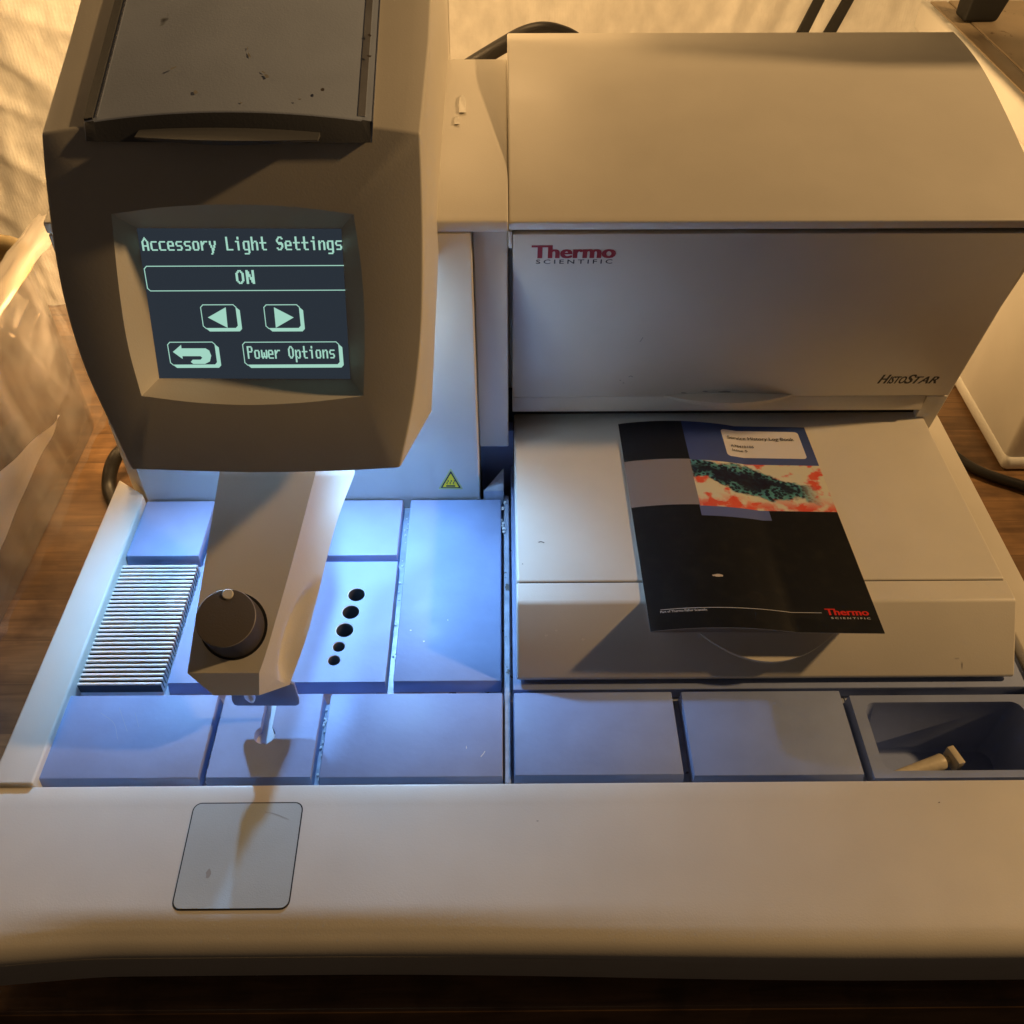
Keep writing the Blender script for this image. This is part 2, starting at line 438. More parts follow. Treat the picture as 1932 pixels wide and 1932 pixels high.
# tile with five wells
bm = BM()
wells = [(-.208, .857, .0125), (-.2125, .826, .0125), (-.217, .795, .0125), (-.2215, .767, .0085), (-.225, .745, .0085)]
lo = plate_with_holes(bm, [(-.432, .711), (-.156, .711), (-.156, .918), (-.432, .918)], [circ(*c) for c in wells], 0)
wall(bm, lo[0], [(-.4335, .7075, -.021), (-.1545, .7075, -.021), (-.1545, .919, -.021), (-.4335, .919, -.021)])
for vs, (cx, cy, r) in zip(lo[1:], wells):
    ring = wall(bm, vs, [(x, y, -.0012) for x, y in circ(cx, cy, r*.92)], 2)  # pale ring paints the glint on each well's edge
    ring = wall(bm, ring, [(x, y, -.045) for x, y in circ(cx, cy, r*.90)], 1)  # walls and bottom painted dark for the unlit depth
    bm.faces.new(ring).material_index = 1
finish('well_tile', bm, [M['tray'], M['hole'], M['slot']], ST)
# ribbed metal forceps / mould warmer
bm = BM()
n = 29; y0, y1 = .7085, .917; per = (y1-y0)/n
prof = [(y0-.003, -.021)]
for k in range(n):
    b = y0+k*per
    prof += [(b+per*.02, -.016), (b+per*.06, -.0016), (b+per*.20, -.0003), (b+per*.40, 0), (b+per*.60, -.0004), (b+per*.74, -.0018), (b+per*.78, -.016)]
prof += [(y1, -.021)]
prism_x(bm, prof, -.5465, -.4405)
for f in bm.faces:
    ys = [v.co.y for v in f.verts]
    if len(f.verts) == 4 and min(ys) > y0-.0001 and max(ys) < y1+.0001 and f.calc_center_median().z < -.004: f.material_index = 1  # groove faces painted dark for the shade between ribs
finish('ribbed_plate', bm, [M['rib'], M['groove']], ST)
# recessed accessory tray at the right
bm = BM()
orec = [(.430, .571), (.660, .571), (.660, .6865), (.430, .6865)]
lo = plate_with_holes(bm, orec, [rrect(.4445, .642, .5805, .676, .014, 6)], -.002)
wall(bm, lo[0], [(.4275, .567, -.023), (.6625, .567, -.023), (.6625, .688, -.023), (.4275, .688, -.023)])
r1 = wall(bm, lo[1], [(x, y, -.006) for x, y in rrect(.4455, .641, .5815, .675, .0135, 6)])
r2 = wall(bm, r1, [(x, y, -.094) for x, y in rrect(.451, .635, .587, .669, .016, 6)])
r3 = wall(bm, r2, [(x, y, -.100) for x, y in rrect(.456, .630, .592, .664, .014, 6)])
bm.faces.new(r3)
finish('accessory_recess', bm, M['tray'], ST)

# ---- front deck
bm = BM()
prof = [Vector((y, z, 0)) for y, z in ((.5645, .0035), (.541, .001), (.51, -.00158), (.48, -.00408), (.45, -.00658), (.427, -.0085), (.41, -.0101), (.398, -.0125), (.386, -.0185), (.3785, -.029), (.3765, -.043), (.3768, -.060), (.3775, -.078))]
prof = [(p.x, p.y) for p in spline(prof[1:], 6)]
prof = [(.5645, -.10), (.5645, .0028), (.5615, .0037)]+prof+[(.380, -.100)]
nx = 72; xa_, xb_ = -.6055, .745
rws = []
for i in range(nx+1):
    x = xa_+(xb_-xa_)*i/nx
    bp_ = sstep(-.62, -.42, x)*(1-sstep(-.20, .45, x))
    rws.append([bm.verts.new((x, y+.011*bp_*sstep(.432, .380, y), z-.006*bp_*sstep(.43, .39, y)*(1 if z > -.04 else 0))) for y, z in prof])
for i in range(nx):
    for k in range(len(prof)): bm.faces.new([rws[i][k], rws[i+1][k], rws[i+1][(k+1) % len(prof)], rws[i][(k+1) % len(prof)]])
bm.faces.new(rws[0]); bm.faces.new(rws[-1][::-1])
deck = finish('front_deck', bm, M['shell'], ST, sharp=45)
def deckz(y): return .001-(.541-y)*(.0095/.114)
bm = BM()
pr = rrect(-.358, -.2352, .4265, .5425, .0085, 6)
hexa(bm, [(x, y, deckz(y)-.001) for x, y in [(cx*1.0, cy) for cx, cy in rrect(-.3594, -.2338, .4250, .5440, .0097, 6)]],
     [(x, y, deckz(y)+.00045) for x, y in rrect(-.3594, -.2338, .4250, .5440, .0097, 6)], 1)
hexa(bm, [(x, y, deckz(y)) for x, y in pr], [(x, y, deckz(y)+.0010) for x, y in pr], 0)
finish('touch_panel', bm, [M['pad'], M['black']], deck)

# ---- column, bridge, hood
top_c = [(1.048, .4555), (1.10, .467), (1.18, .479), (1.30, .4925), (1.39, .498), (1.4527, .500)]
def yz(pts, n=6): return [(p.x, p.y) for p in spline([Vector((a, b, 0)) for a, b in pts], n)]
bm = BM()
prism_x(bm, [(1.048, .4405), (1.468, .4405), (1.468, ZB+.02), (1.10, ZB+.02), (1.10, -.0215), (1.048, -.0215)], -.548, -.0405)
column = finish('column', bm, M['shell'], ST, bevel=.0028, seg=3, bang=45)
bm = BM()
prism_x(bm, yz(top_c)+[(1.468, .488), (1.468, .441), (1.0482, .441)], -.549, .0040)
finish('top_cover', bm, M['shell'], ST, bevel=.0025, seg=3, bang=45)
covtop = [o for o in ST.children if o.name.startswith('top_cover')][0]
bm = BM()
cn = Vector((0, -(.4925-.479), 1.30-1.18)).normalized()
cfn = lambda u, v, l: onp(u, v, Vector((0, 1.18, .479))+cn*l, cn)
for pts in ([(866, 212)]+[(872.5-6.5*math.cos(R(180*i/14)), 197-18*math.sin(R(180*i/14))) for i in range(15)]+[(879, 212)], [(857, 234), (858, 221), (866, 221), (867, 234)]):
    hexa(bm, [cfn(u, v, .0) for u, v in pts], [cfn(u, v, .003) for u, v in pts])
finish('light_patch', bm, M['bright_patch'], covtop)  # white raised shapes stand in for patches of direct light
bm = BM()
prism_z(bm, [(-.5485, 1.056), (-.586, 1.093), (-.586, 1.44), (-.5485, 1.44)], ZB+.02, .12)
finish('side_panel', bm, M['shell'], ST, bevel=.003)
bm = BM()
br = [(1.060, .4535), (1.10, .4655), (1.18, .4775), (1.30, .491), (1.39, .4965), (1.4527, .4985)]
prism_x(bm, [(1.0605, .440), (1.10, .440), (1.466, .440), (1.466, .07), (1.0865, .07)], -.0398, .0035)
finish('bridge_panel', bm, M['shell'], ST, bevel=.002)
bm = BM()
box(bm, -.0395, .011, 1.125, 1.46, -.074, .069)
finish('inner_wall', bm, M['tray'], ST)
# warning sticker on the column
bm = BM()
def wf(u, v, lift): p = ony(u, v, 1.048); return (p.x, 1.048-lift, p.z)
def tri(c, s, lift, mi, rr=.16):
    pts = []
    A = [(c[0], c[1]-s), (c[0]+s*.90, c[1]+s*.52), (c[0]-s*.90, c[1]+s*.52)]
    for i in range(3):
        p, q, r_ = Vector(A[i-1]), Vector(A[i]), Vector(A[(i+1) % 3])
        a = q+(p-q)*rr*.35; b = q+(r_-q)*rr*.35
        for k in range(4):
            t = k/3; pts.append((1-t)**2*a+2*t*(1-t)*q+t*t*b)
    face(bm, [wf(p.x, p.y, lift) for p in pts], mi)
cc = (850.5, 909)
tri(cc, 26.5, .0004, 1, .22); tri(cc, 21.5, .0007, 2); tri((cc[0], cc[1]+.4), 17.2, .0010, 0)
face(bm, [wf(u, v, .0013) for u, v in ((842, 914.5), (859, 914.5), (859, 917), (842, 917))], 2)
for k in (-6, 0, 6):
    pts = [(cc[0]+k+1.5*math.sin(j/8*6.28), 904.5+8*j/8) for j in range(9)]
    face(bm, [wf(u-.75, v, .0013) for u, v in pts]+[wf(u+.85, v, .0013) for u, v in pts[::-1]], 2)
M['pale_yellow'] = mat('sticker_edge', (.62, .62, .25), .4)
finish('warning_sticker', bm, [M['yellow'], M['pale_yellow'], M['ink']], column)

def hp(z): return 1.129-.2174*(z-.105)             # the raked plane of the hood's front
hood_top = [(1.0545, .4505), (1.11, .467), (1.18, .4845), (1.246, .500), (1.30, .5115), (1.36, .5215), (1.42, .5265), (1.478, .528)]
bm = BM()
hp_ = yz(hood_top)
prism_x(bm, hp_+[(1.486, .520), (1.486, ZB+.02), (1.155, ZB+.02), (hp(.095)+.03, .095), (hp(.437)+.022, .437), (hp(.437)+.003, .437)], .0048, .6595)
hood = finish('hood', bm, M['shell'], ST, bevel=.0025, seg=3, bang=40)
bm = BM()
prism_x(bm, [(a+.004, b-.012) for a, b in hp_]+[(1.48, .4), (1.48, ZB+.02), (hp(-.03)+.012, -.03), (hp(.30)+.012, .30)], .6595, .668)
finish('end_cap', bm, M['shell'], hood, bevel=.003)
bm = BM()
prism_x(bm, [(hp(.4325)+.0005, .4325), (hp(.135), .1345), (hp(.135)+.03, .1345), (hp(.4325)+.018, .4325)], .0095, .6570)
door = finish('hood_door', bm, M['shell'], hood, bevel=.0012, seg=2)
bm = BM()
prism_x(bm, [(hp(.135)-.0005, .1350), (1.1212, .1105), (1.1235, .1070), (1.155, .110), (hp(.135)+.02, .1350)], .0095, .6245)
finish('door_lip', bm, M['shell'], door, bevel=.0012, seg=2)
bm = BM()
prism_x(bm, [(hp(.1325)+.0005, .1325), (hp(-.02), -.02), (hp(-.02)+.02, -.02), (hp(.1325)+.02, .1325)], .6275, .6590)
finish('side_post', bm, M['shell'], hood, bevel=.0012)
bm = BM()
prism_x(bm, [(hp(.4345)+.0005, .4365), (hp(.412), .412), (hp(.412)+.02, .412), (hp(.4345)+.02, .4365)], .0042, .0088)
finish('hinge_tab', bm, M['shell'], hood, bevel=.0008)
bm = BM()
box(bm, .0, .66, 1.147, 1.20, -.07, .13)
finish('hood_interior', bm, M['black'], hood)
bm = BM()
xa, xb = ony(1253, 744, 1.12).x, ony(1495, 744, 1.12).x
lens(bm, xa, xb, lambda a: (hp(.1385)-.0003, .1385+.004*(1-(2*a-1)**2)), .026, -.001, .0085)
finish('door_handle', bm, M['shell'], door)
# lettering on the door
NRM = Vector((0, -.97716, -.21244))
def dp(u, v): return onp(u, v, (0, hp(.3)-.0006, .3), Vector((0, 1, .2174)))
def door_xy(x, z): return (x, hp(z)+.0005*(z-.135)/.2975-.00014, z)
bm = BM()
a, b = dp(1004, 488), dp(1160, 487); c = dp(1004, 463)
put_text(bm, 'Thermo', door_xy, a.x, b.x, a.z, (c.z-a.z), bold=.014, heavy=.035, mi=0)
a, b = dp(1011, 498.5), dp(1155, 498); c = dp(1011, 490.5)
put_text(bm, 'SCIENTIFIC', door_xy, a.x, b.x, a.z, c.z-a.z, bold=.012, spacing=1.5, mi=1)
finish('maker_lettering', bm, [M['red'], M['ink']], door)
bm = BM()
for s, u0, u1, vt_ in (('H', 1655, 1674, 707), ('ISTO', 1673, 1706, 710.5), ('S', 1705, 1722, 707), ('TAR', 1720, 1766, 710.5)):
    a, b = dp(u0, 724), dp(u1, 724); c = dp(u0, vt_)
    put_text(bm, s, door_xy, a.x, b.x, a.z, c.z-a.z, bold=.010, heavy=.02, shear=.32)
finish('model_lettering', bm, [M['ink']], door)

# ---- sliding drawer with its lid
bm = BM()
box(bm, .007, .664, .6975, 1.14, -.0205, -.001)
finish('drawer_shelf', bm, M['tray'], ST, bevel=.0015)
bm = BM()
prism_x(bm, [(.8045, .084), (1.20, .084), (1.20, .012), (.8045, .012)], .012, .641)
drawer = finish('drawer', bm, M['shell'], ST, bevel=.004, seg=4)
bm = BM()
prism_x(bm, [(.8032, .084), (.7715, .0838), (.7672, .0812), (.7065, .0105), (.7075, .0055), (.711, .0045), (.8032, .0045)], .012, .642)
dfront = finish('drawer_front', bm, M['shell'], drawer, bevel=.0032, seg=4, bang=30)
bm = BM()
box(bm, .016, .638, .8034, .8043, .01, .0825)
finish('drawer_seam', bm, M['black'], drawer)
bm = BM()
def slope(z): return .7065+(z-.0105)*(.7672-.7065)/(.0812-.0105)
lens(bm, .238, .418, lambda a: (slope(.056)+.001, .056), .040, .013, .007, 32)
finish('drawer_handle', bm, M['shell'], dfront)

# ---- head with screen
pA, pB = Vector((0, .837, .650)), Vector((0, .7325, .3405))
pd = (pA-pB).normalized(); pn = Vector((0, -pd.z, pd.y))
def pan(u, v, lift=0.): return onp(u, v, pB+pn*lift, pn)
def resample(pl, n):
    pl = [Vector(p) for p in pl]; L = [0]
    for a, b in zip(pl, pl[1:]): L.append(L[-1]+(b-a).length)
    out = []
    for i in range(n):
        d = L[-1]*i/n; k = max(j for j in range(len(L)-1) if L[j] <= d+1e-9)
        out.append(pl[k].lerp(pl[k+1], (d-L[k])/(L[k+1]-L[k])))
    return out
NS = 20
def sides(sl, lift):
    out = []
    for s in sl:
        sm = spline([Vector((*p, 0)) for p in s], 6) if len(s) > 2 else [Vector((*p, 0)) for p in s]
        out += [pan(p.x, p.y, lift) for p in resample(sm, NS)]
    return out
outer = [[(78, 252), (160, 240), (300, 230), (430, 226), (570, 230), (705, 240), (793, 252)],
         [(793, 252), (797, 355), (799, 470), (797, 606), (789, 700), (777, 781), (754.5, 884)],
         [(754.5, 884), (640, 890), (490, 893), (350, 890), (249.2, 887)],
         [(249.2, 887), (200.5, 786), (155.4, 686), (117.8, 558), (97.8, 445), (84, 330), (78, 252)]]
rec = [[(210, 404), (320, 390), (440, 386), (560, 391), (667, 404)],
       [(667, 404), (682, 510), (688, 620), (686, 747)],
       [(686, 747), (580, 759), (470, 764), (365, 759), (267, 747)],
       [(267, 747), (241, 650), (224, 540), (210, 404)]]
inn = [[(258, 430.5), (644, 431.5)], [(644, 431.5), (661, 714.8)], [(661, 714.8), (300.5, 713.8)], [(300.5, 713.8), (258, 430.5)]]
O, Rr, I = sides(outer, 0), sides(rec, 0), sides(inn, -.023)
def back_pt(i, k):
    p = O[i]
    if k == 0: return p
    h = (p-pB).dot(pd)/(pA-pB).length
    tp = (Vector((0, .95, .692)), Vector((0, 1.30, .823)), Vector((0, 1.47, .86)))[k-1]
    bt = (Vector((0, .812, .350)), Vector((0, 1.05, .408)), Vector((0, 1.46, .43)))[k-1]
    q = bt.lerp(tp, h)
    side = i//NS; xl, xr = -.4235, -.0812
    xr += .011*max(h, 0)**2; xl += .0155*max(h, 0)**2
    if side == 1: x = xr
    elif side == 3: x = xl
    else:
        e0, e1 = O[side*NS].x, O[(side*NS+NS) % len(O)].x
        f = (p.x-e0)/(e1-e0); x = xl+(xr-xl)*(f if side == 0 else 1-f)
    return Vector((x, q.y, q.z))
bm = BM()
n = len(O)
vR = [bm.verts.new(p) for p in Rr]; vO = [bm.verts.new(p) for p in O]
for i in range(n): bm.faces.new([vR[i], vR[(i+1) % n], vO[(i+1) % n], vO[i]])
prev = vO
for k in (1, 2, 3):
    cur = [bm.verts.new(back_pt(i, k)) for i in range(n)]
    for i in range(n): bm.faces.new([prev[i], prev[(i+1) % n], cur[(i+1) % n], cur[i]])
    prev = cur
bm.faces.new(prev[::-1])
head = finish('head', bm, M['shell'], ST, bevel=.0022, seg=3, bang=40, sharp=40)
bm = BM()
vR = [bm.verts.new(p) for p in Rr]; wall(bm, vR, I)
finish('screen_bezel', bm, M['shell'], head, sharp=25)
# screen with its pixel graphics
GL = {'A': '1038 6C6C C6C6 FEFE C6C6 C6C6', 'c': '0000 0000 7CC6 C0C0 C0C6 7C', }
GLY = {
 'A': '10386CC6C6C6FEC6C6C6', 'c': '0000007EC0C0C0C0C07E', 'e': '0000007CC6C6FEC0C07E', 's': '0000007EC0C07C06067C',
 'o': '0000007CC6C6C6C6C67C', 'r': '000000DEF0E0C0C0C0C0', 'y': '000000C6C6C66C6C3838303060', 'L': 'C0C0C0C0C0C0C0C0C0FE',
 'i': '18180078181818181818', 'g': '0000007EC6C6C6C6C67E06067C', 'h': 'C0C0C0DCE6C6C6C6C6C6', 't': '30303030FE303030301E',
 'S': '3C66C0C07C3E0606CC78', 'n': '000000DCE6C6C6C6C6C6', 'O': '386CC6C6C6C6C6C66C38', 'N': 'C6E6E6F6F6DEDECECEC6',
 'P': 'FCC6C6C6FCC0C0C0C0C0', 'w': '000000C3C3DBDBDBFF66', 'p': '000000DCE6C6C6C6E6DCC0C0C0'}
bm = BM()
face(bm, [sides(inn, -.0232)[i*NS] for i in range(4)], 0)
LIFT = -.0227
def sl(zx, zy):
    """zoomed screen pixel -> (x, distance up the panel)"""
    p = pan((300+zx/2.415)/1.5487, (550+zy/2.415)/1.5487, LIFT); return p.x, (p-pB).dot(pd)
def s3(x, q): return Vector((x, 0, 0))+Vector((0, pB.y, pB.z))+pn*LIFT+pd*q
XR = sl(1690, 300)[0]
def sface(pts, mi=1): face(bm, [s3(min(x, XR+.0006), q) for x, q in pts], mi)
def srect(x0, x1, q0, q1):
    if x0 < XR: sface([(x0, q0), (x1, q0), (x1, q1), (x0, q1)])
def stext(txt, zx0, zx1, ztop, zbase, ncell=None):
    x0, qb = sl(zx0, zbase); x1, _ = sl(zx1, zbase); _, qt = sl(zx0, ztop)
    cw = (x1-x0)/len(txt); ph = (qt-qb)/10; pw = cw/8.6
    for i, ch in enumerate(txt):
        if ch == ' ': continue
        g = GLY[ch]; rows = [int(g[k:k+2], 16) for k in range(0, len(g), 2)]
        for r_, bits in enumerate(rows):
            c = 0
            while c < 8:
                if bits >> (7-c) & 1:
                    d = c
                    while d < 8 and bits >> (7-d) & 1: d += 1
                    srect(x0+i*cw+c*pw, x0+i*cw+d*pw, qt-(r_+1.04)*ph, qt-r_*ph); c = d
                else: c += 1
stext('Accessory Light Settings', 283, 1703, 345, 441)
stext('ON', 945, 1090, 578, 675)
stext('Power Options', 1026, 1650, 1115, 1203)
def poly(zp): sface([sl(*p) for p in zp])
def stroke(pts, wdt):
    for (xa_, qa), (xb_, qb) in zip(pts, pts[1:]):
        a = Vector((xa_, qa)); b = Vector((xb_, qb)); d = (b-a).normalized(); nrm = Vector((-d.y, d.x))*wdt/2; e = d*wdt*.4
        sface([tuple(a-e-nrm), tuple(b+e-nrm), tuple(b+e+nrm), tuple(a-e+nrm)])
LW = abs(sl(700, 900)[0]-sl(706, 900)[0])
def button(zx0, zy0, zx1, zy1, shade=True):
    xl, qt = sl(zx0, zy0); xr, _ = sl(zx1, zy0); _, qb = sl(zx0, zy1)
    c = LW*3
    ring = [(xl+c, qt), (xr-c, qt), (xr, qt-c), (xr, qb+c), (xr-c, qb), (xl+c, qb), (xl, qb+c), (xl, qt-c), (xl+c, qt)]
    stroke(ring, LW)
    if shade:
        s = LW*4.0
        sface([(xr, qt-c), (xr+s, qt-c-s*.9), (xr+s, qb+c-s*.9), (xr, qb+c)])
        sface([(xr, qb+c), (xr+s, qb+c-s*.9), (xr-c+s, qb-s*.9), (xr-c, qb)])
        sface([(xl+c, qb), (xr-c, qb), (xr-c+s, qb-s*.9), (xl+c+s, qb-s*.9)])
button(688, 823, 938, 990); button(1135, 823, 1386, 990); button(455, 1087, 790, 1248); button(985, 1087, 1664, 1248)
poly([(742, 912), (868, 840), (882, 985)]); poly([(1208, 840), (1222, 985), (1348, 912)])
poly([(495, 1155), (553, 1105), (565, 1205)]); poly([(556, 1130), (726, 1130), (690, 1185), (562, 1185)])
poly([(726, 1130), (752, 1146), (766, 1182), (704, 1196), (690, 1185)]); poly([(766, 1182), (757, 1222), (722, 1240), (690, 1210), (704, 1196)])
poly([(722, 1240), (640, 1240), (622, 1226), (635, 1210), (690, 1210)])
xl, qt = sl(290, 551); _, qb = sl(300, 725); c = LW*3
stroke([(XR, qt), (xl+c, qt), (xl, qt-c), (xl, qb+c), (xl+c, qb), (XR, qb)], LW)
scr = finish('screen', bm, [M['screen'], M['glyph']], head, sharp=180)

# lid on top of the head
td = Vector((0, 1.0-.837, .711-.650)).normalized(); tn = Vector((0, -td.z, td.y)); LL = .007
def topp(u, v, lift): return onp(u, v, pA+tn*lift, tn)
bm = BM()
L0, L1 = topp(157, 231, LL), topp(704, 235, LL)
lx0, lx1 = L0.x, L1.x
y_in = (L0-pA).dot(td)
def lidp(a, d, lift): return Vector((lx0+(lx1-lx0)*a, 0, 0))+Vector((0, pA.y, pA.z))+td*d+tn*lift
def crown(a): return .012*(1-(2*a-1)**2)
NA = 24
dfr = y_in
topF = [lidp(i/NA, dfr, LL+crown(i/NA)) for i in range(NA+1)]
topB = [lidp(.02+.96*i/NA, .50, LL+crown(i/NA)*.9) for i in range(NA+1)]
bl, brr = pan(160.5, 266, .004), pan(702, 269, .004)
low = []
for i in range(NA+1):
    a = i/NA; p = bl.lerp(brr, a)-pd*.001*(1-(2*a-1)**2); low.append(p)
lowB = [lidp(.02+.96*i/NA, .50, -.002) for i in range(NA+1)]
rows = [[bm.verts.new(p) for p in r_] for r_ in (low, topF, topB, lowB)]
for k in range(3):
    for i in range(NA):
        f = bm.faces.new([rows[k][i], rows[k][i+1], rows[k+1][i+1], rows[k+1][i]]); f.material_index = 1 if k == 0 else 0
for i in (0, NA): bm.faces.new([rows[k][i] for k in range(4)]).material_index = 1
lid = finish('head_lid', bm, [M['lid'], M['lidfront']], head, bevel=.0012, seg=2, bang=40)
# edge rails of the lid
bm = BM()
def lid_strip(a0, a1, d0, d1, l0, mi, b0=None, b1=None):
    b0 = a0 if b0 is None else b0; b1 = a1 if b1 is None else b1
    k = lambda a, d, up: lidp(a+(.02-.04*a)*(d-dfr)/(.50-dfr), d, LL+crown(a)*(1-.1*(d-dfr)/(.5-dfr))+up)
    hexa(bm, [k(a0, d0, -.001), k(a1, d0, -.001), k(b1, d1, -.001), k(b0, d1, -.001)], [k(a0, d0, l0), k(a1, d0, l0), k(b1, d1, l0), k(b0, d1, l0)], mi)
lid_strip(.002, .034, dfr+.002, .498, .0022, 0); lid_strip(.042, .048, dfr+.004, .498, .0010, 1)
finish('lid_rail', bm, [M['lidfront'], M['bright']], lid)
bm = BM()
lid_strip(.948, .972, dfr+.004, .498, .0008, 0)
finish('tape_strip', bm, [M['tape']], lid)
bm = BM()
h0, h1 = pan(255, 258, .016), pan(600, 263, .016)
lens(bm, h0.x, h1.x, lambda a: (lambda p: (p.y, p.z))(h0.lerp(h1, a)+pd*.003*(1-(2*a-1)**2)+pn*.002), .017, -.002, .0045, 32, back=.02)
finish('lid_handle', bm, M['lidfront'], lid)

# ---- dispenser arm
aT, aR = Vector((0, .635, .1195)), Vector((0, .8217, .2551))
ad = (aR-aT).normalized(); an = Vector((0, -ad.z, ad.y))
def arm(u, v, lift=0.): return onp(u, v, aT+an*lift, an)
def chain(pl, n): return resample(pl+[pl[-1]], n) if False else None
def along(pl, n):
    sm = spline([Vector(p) for p in pl], 8); L = [0]
    for a, b in zip(sm, sm[1:]): L.append(L[-1]+(b-a).length)
    out = []
    for i in range(n+1):
        d = L[-1]*i/n; k = max(j for j in range(len(L)-1) if L[j] <= d+1e-9); out.append(sm[k].lerp(sm[k+1], min((d-L[k])/(L[k+1]-L[k]), 1)))
    return out
TL_ = [arm(413.6, 894), arm(378.5, 1112), arm(368.5, 1172), arm(353.4, 1270)]
TR_ = [arm(595, 894), arm(551.5, 1059.7), arm(506.3, 1217.6), arm(489, 1270)]
BR_ = [onx(669, 894, -.200), onx(631.7, 997, -.213), onx(584, 1182.5, -.2347), onx(546.5, 1291.8, -.255)]
NR = 54
TL, TR, BR = along(TL_, NR), along(TR_, NR), along(BR_, NR)
ext = lambda p, d: p+Vector((0, d, d*.62))
for lst, dx in ((TL, -.004), (TR, .004), (BR, .004)):
    lst.insert(0, lst[0]+Vector((dx, .16, .085 if lst is not BR else .12)))
bm = BM()
rows = []
K = 14
for i in range(len(TR)):
    cx = (TL[i].x+TR[i].x)/2; w_ = i/(len(TR)-1)
    row = [TL[i].copy(), TR[i].copy()]
    for k in range(1, K+1):
        t = k/K; p = TR[i].lerp(BR[i], t)
        sc = max(0, 1-((w_-.80)/.24)**2-((.92-t)/.62)**2)*(1-t**10); sc = sc*sc*(3-2*sc) if sc < 1 else 1
        p.x -= .019*sc; p.y += .004*sc; row.append(p)
    q = BR[i]; bl_x = TL[i].x+.004+.016*w_**4
    row.append(Vector((TR[i].x*.25+TL[i].x*.75 if False else q.x-.012, q.y+.006, q.z-.006)))
    row.append(Vector((bl_x+.012, q.y+.006, q.z-.006))); row.append(Vector((bl_x, q.y, q.z)))
    rows.append([bm.verts.new(p) for p in row])
m_ = len(rows[0])
for i in range(len(rows)-1):
    for k in range(m_): bm.faces.new([rows[i][k], rows[i][(k+1) % m_], rows[i+1][(k+1) % m_], rows[i+1][k]])
bm.faces.new(rows[0][::-1])
# bluff tip
tl, tr, br_ = TL[-1], TR[-1], BR[-1]
yb = .628
c1, c2 = bm.verts.new(ony(403, 1312, yb)), bm.verts.new(ony(489, 1312, yb))
last = rows[-1]
bm.faces.new([last[0], last[1], c2, c1])
bm.faces.new([last[1]]+last[2:2+K]+[c2])
bm.faces.new([c1, c2]+[last[1+K], last[2+K], last[3+K]]) if False else None
bm.faces.new([c1, last[0], last[4+K]])
bm.faces.new([c2, last[1+K], last[2+K], last[3+K], last[4+K], c1])
armo = finish('dispenser_arm', bm, M['shell'], ST, sharp=32)
# knob
bm = BM()
kb = arm(441, 1181)
kx = Vector((0, -.40, .917)).normalized(); ky = Vector((0, .917, .40)).normalized()
lathe(bm, kb-an*.0015, an, [(.0385, 0), (.0385, .0019)], 44, 1)
lathe(bm, kb, kx, [(.0352, -.016), (.0352, .000), (.0348, .004), (.0334, .0330)], 44, 0, cap0=False, cap1=False)
lathe(bm, kb, kx, [(.0334, .0330), (.0326, .0338)], 44, 3, cap0=False, cap1=False)  # lighter ring paints a highlight round the knob's top edge
lathe(bm, kb, kx, [(.0326, .0338), (.0320, .0339)], 44, 4, cap0=False)
lathe(bm, kb+kx*.0325+ky*.0270, kx, [(.0062, 0), (.0062, .0028), (.0054, .0036)], 20, 2)
M['knob_rim'] = mat('knob_rim_highlight', (.26, .24, .23), .4)
M['knob_cap'] = mat('knob_cap', (.115, .10, .092), .6, bump=.1, bscale=800, spec=.2)
finish('dispenser_knob', bm, [M['knob'], M['black'], M['shell'], M['knob_rim'], M['knob_cap']], armo, sharp=30)
# nozzle and trigger plate
bm = BM()
nz = Vector((-.2995, .640, .062))
lathe(bm, nz, (0, 0, 1), [(.0022, 0), (.0040, .003), (.0070, .012), (.0072, .028)], 24)
finish('nozzle', bm, M['bright'], armo)
bm = BM()
yp = .658
tp = [ony(434, 1296, yp), ony(556, 1290, yp), ony(562, 1308, yp)]
fl = [(428, 1262), (500, 1262), (545, 1288), (555, 1292), (564.5, 1322), (564, 1329), (559, 1332), (447, 1332), (441, 1329.5), (438, 1324)]
pts = [ony(u, v, yp) for u, v in fl]
hexa(bm, [p+Vector((0, .004, 0)) for p in pts], pts)
finish('trigger_plate', bm, M['tray'], armo, bevel=.0008, seg=2)
# accessory lights under the head
for xx in (-.176, -.44):
    bm = BM(); lathe(bm, (xx, .99, .292), (0, 0, 1), [(.006, 0), (.010, .003), (.011, .11)], 20)
    finish('accessory_light', bm, M['led'], head)

# ---- wear: chips, smudges and scratches, each laid into the surface it marks
def add_marks(o, polys, m):
    root = o
    while root.parent: root = root.parent
    off = ROOTLOC[root.name]
    b = bmesh.new(); b.from_mesh(o.data); mi = len(o.data.materials)
    for pts in polys:
        f = b.faces.new([b.verts.new(Vector(p)*S-off) for p in pts]); f.material_index = mi
        f.normal_update()
        if f.normal.dot((Vector((0, 0, S))-(f.calc_center_median()+off))) < 0: f.normal_flip()
    o.data.materials.append(m); b.to_mesh(o.data); b.free()
def blob(fn, u, v, ru, rv, n=9, rot=0.):
    out = []
    for i in range(n):
        a = 2*math.pi*i/n; k = random.uniform(.55, 1.15); x, y = ru*k*math.cos(a), rv*k*math.sin(a)
        out.append(fn(u+x*math.cos(rot)-y*math.sin(rot), v+x*math.sin(rot)+y*math.cos(rot)))
    return out
def scratch(fn, pts, w_):
    sm = spline([Vector((*p, 0)) for p in pts], 5); out = []
    for a, b in zip(sm, sm[1:]):
        d = (b-a).normalized(); nn = Vector((-d.y, d.x, 0))*w_/2
        out.append([fn(*(q[:2])) for q in (a-nn, b-nn, b+nn, a+nn)])
    return out
M['mark_dark'] = mat('dark_smudge', (.10, .085, .075), .5)
M['mark_pale'] = mat('pale_chip', (.80, .77, .70), .5)
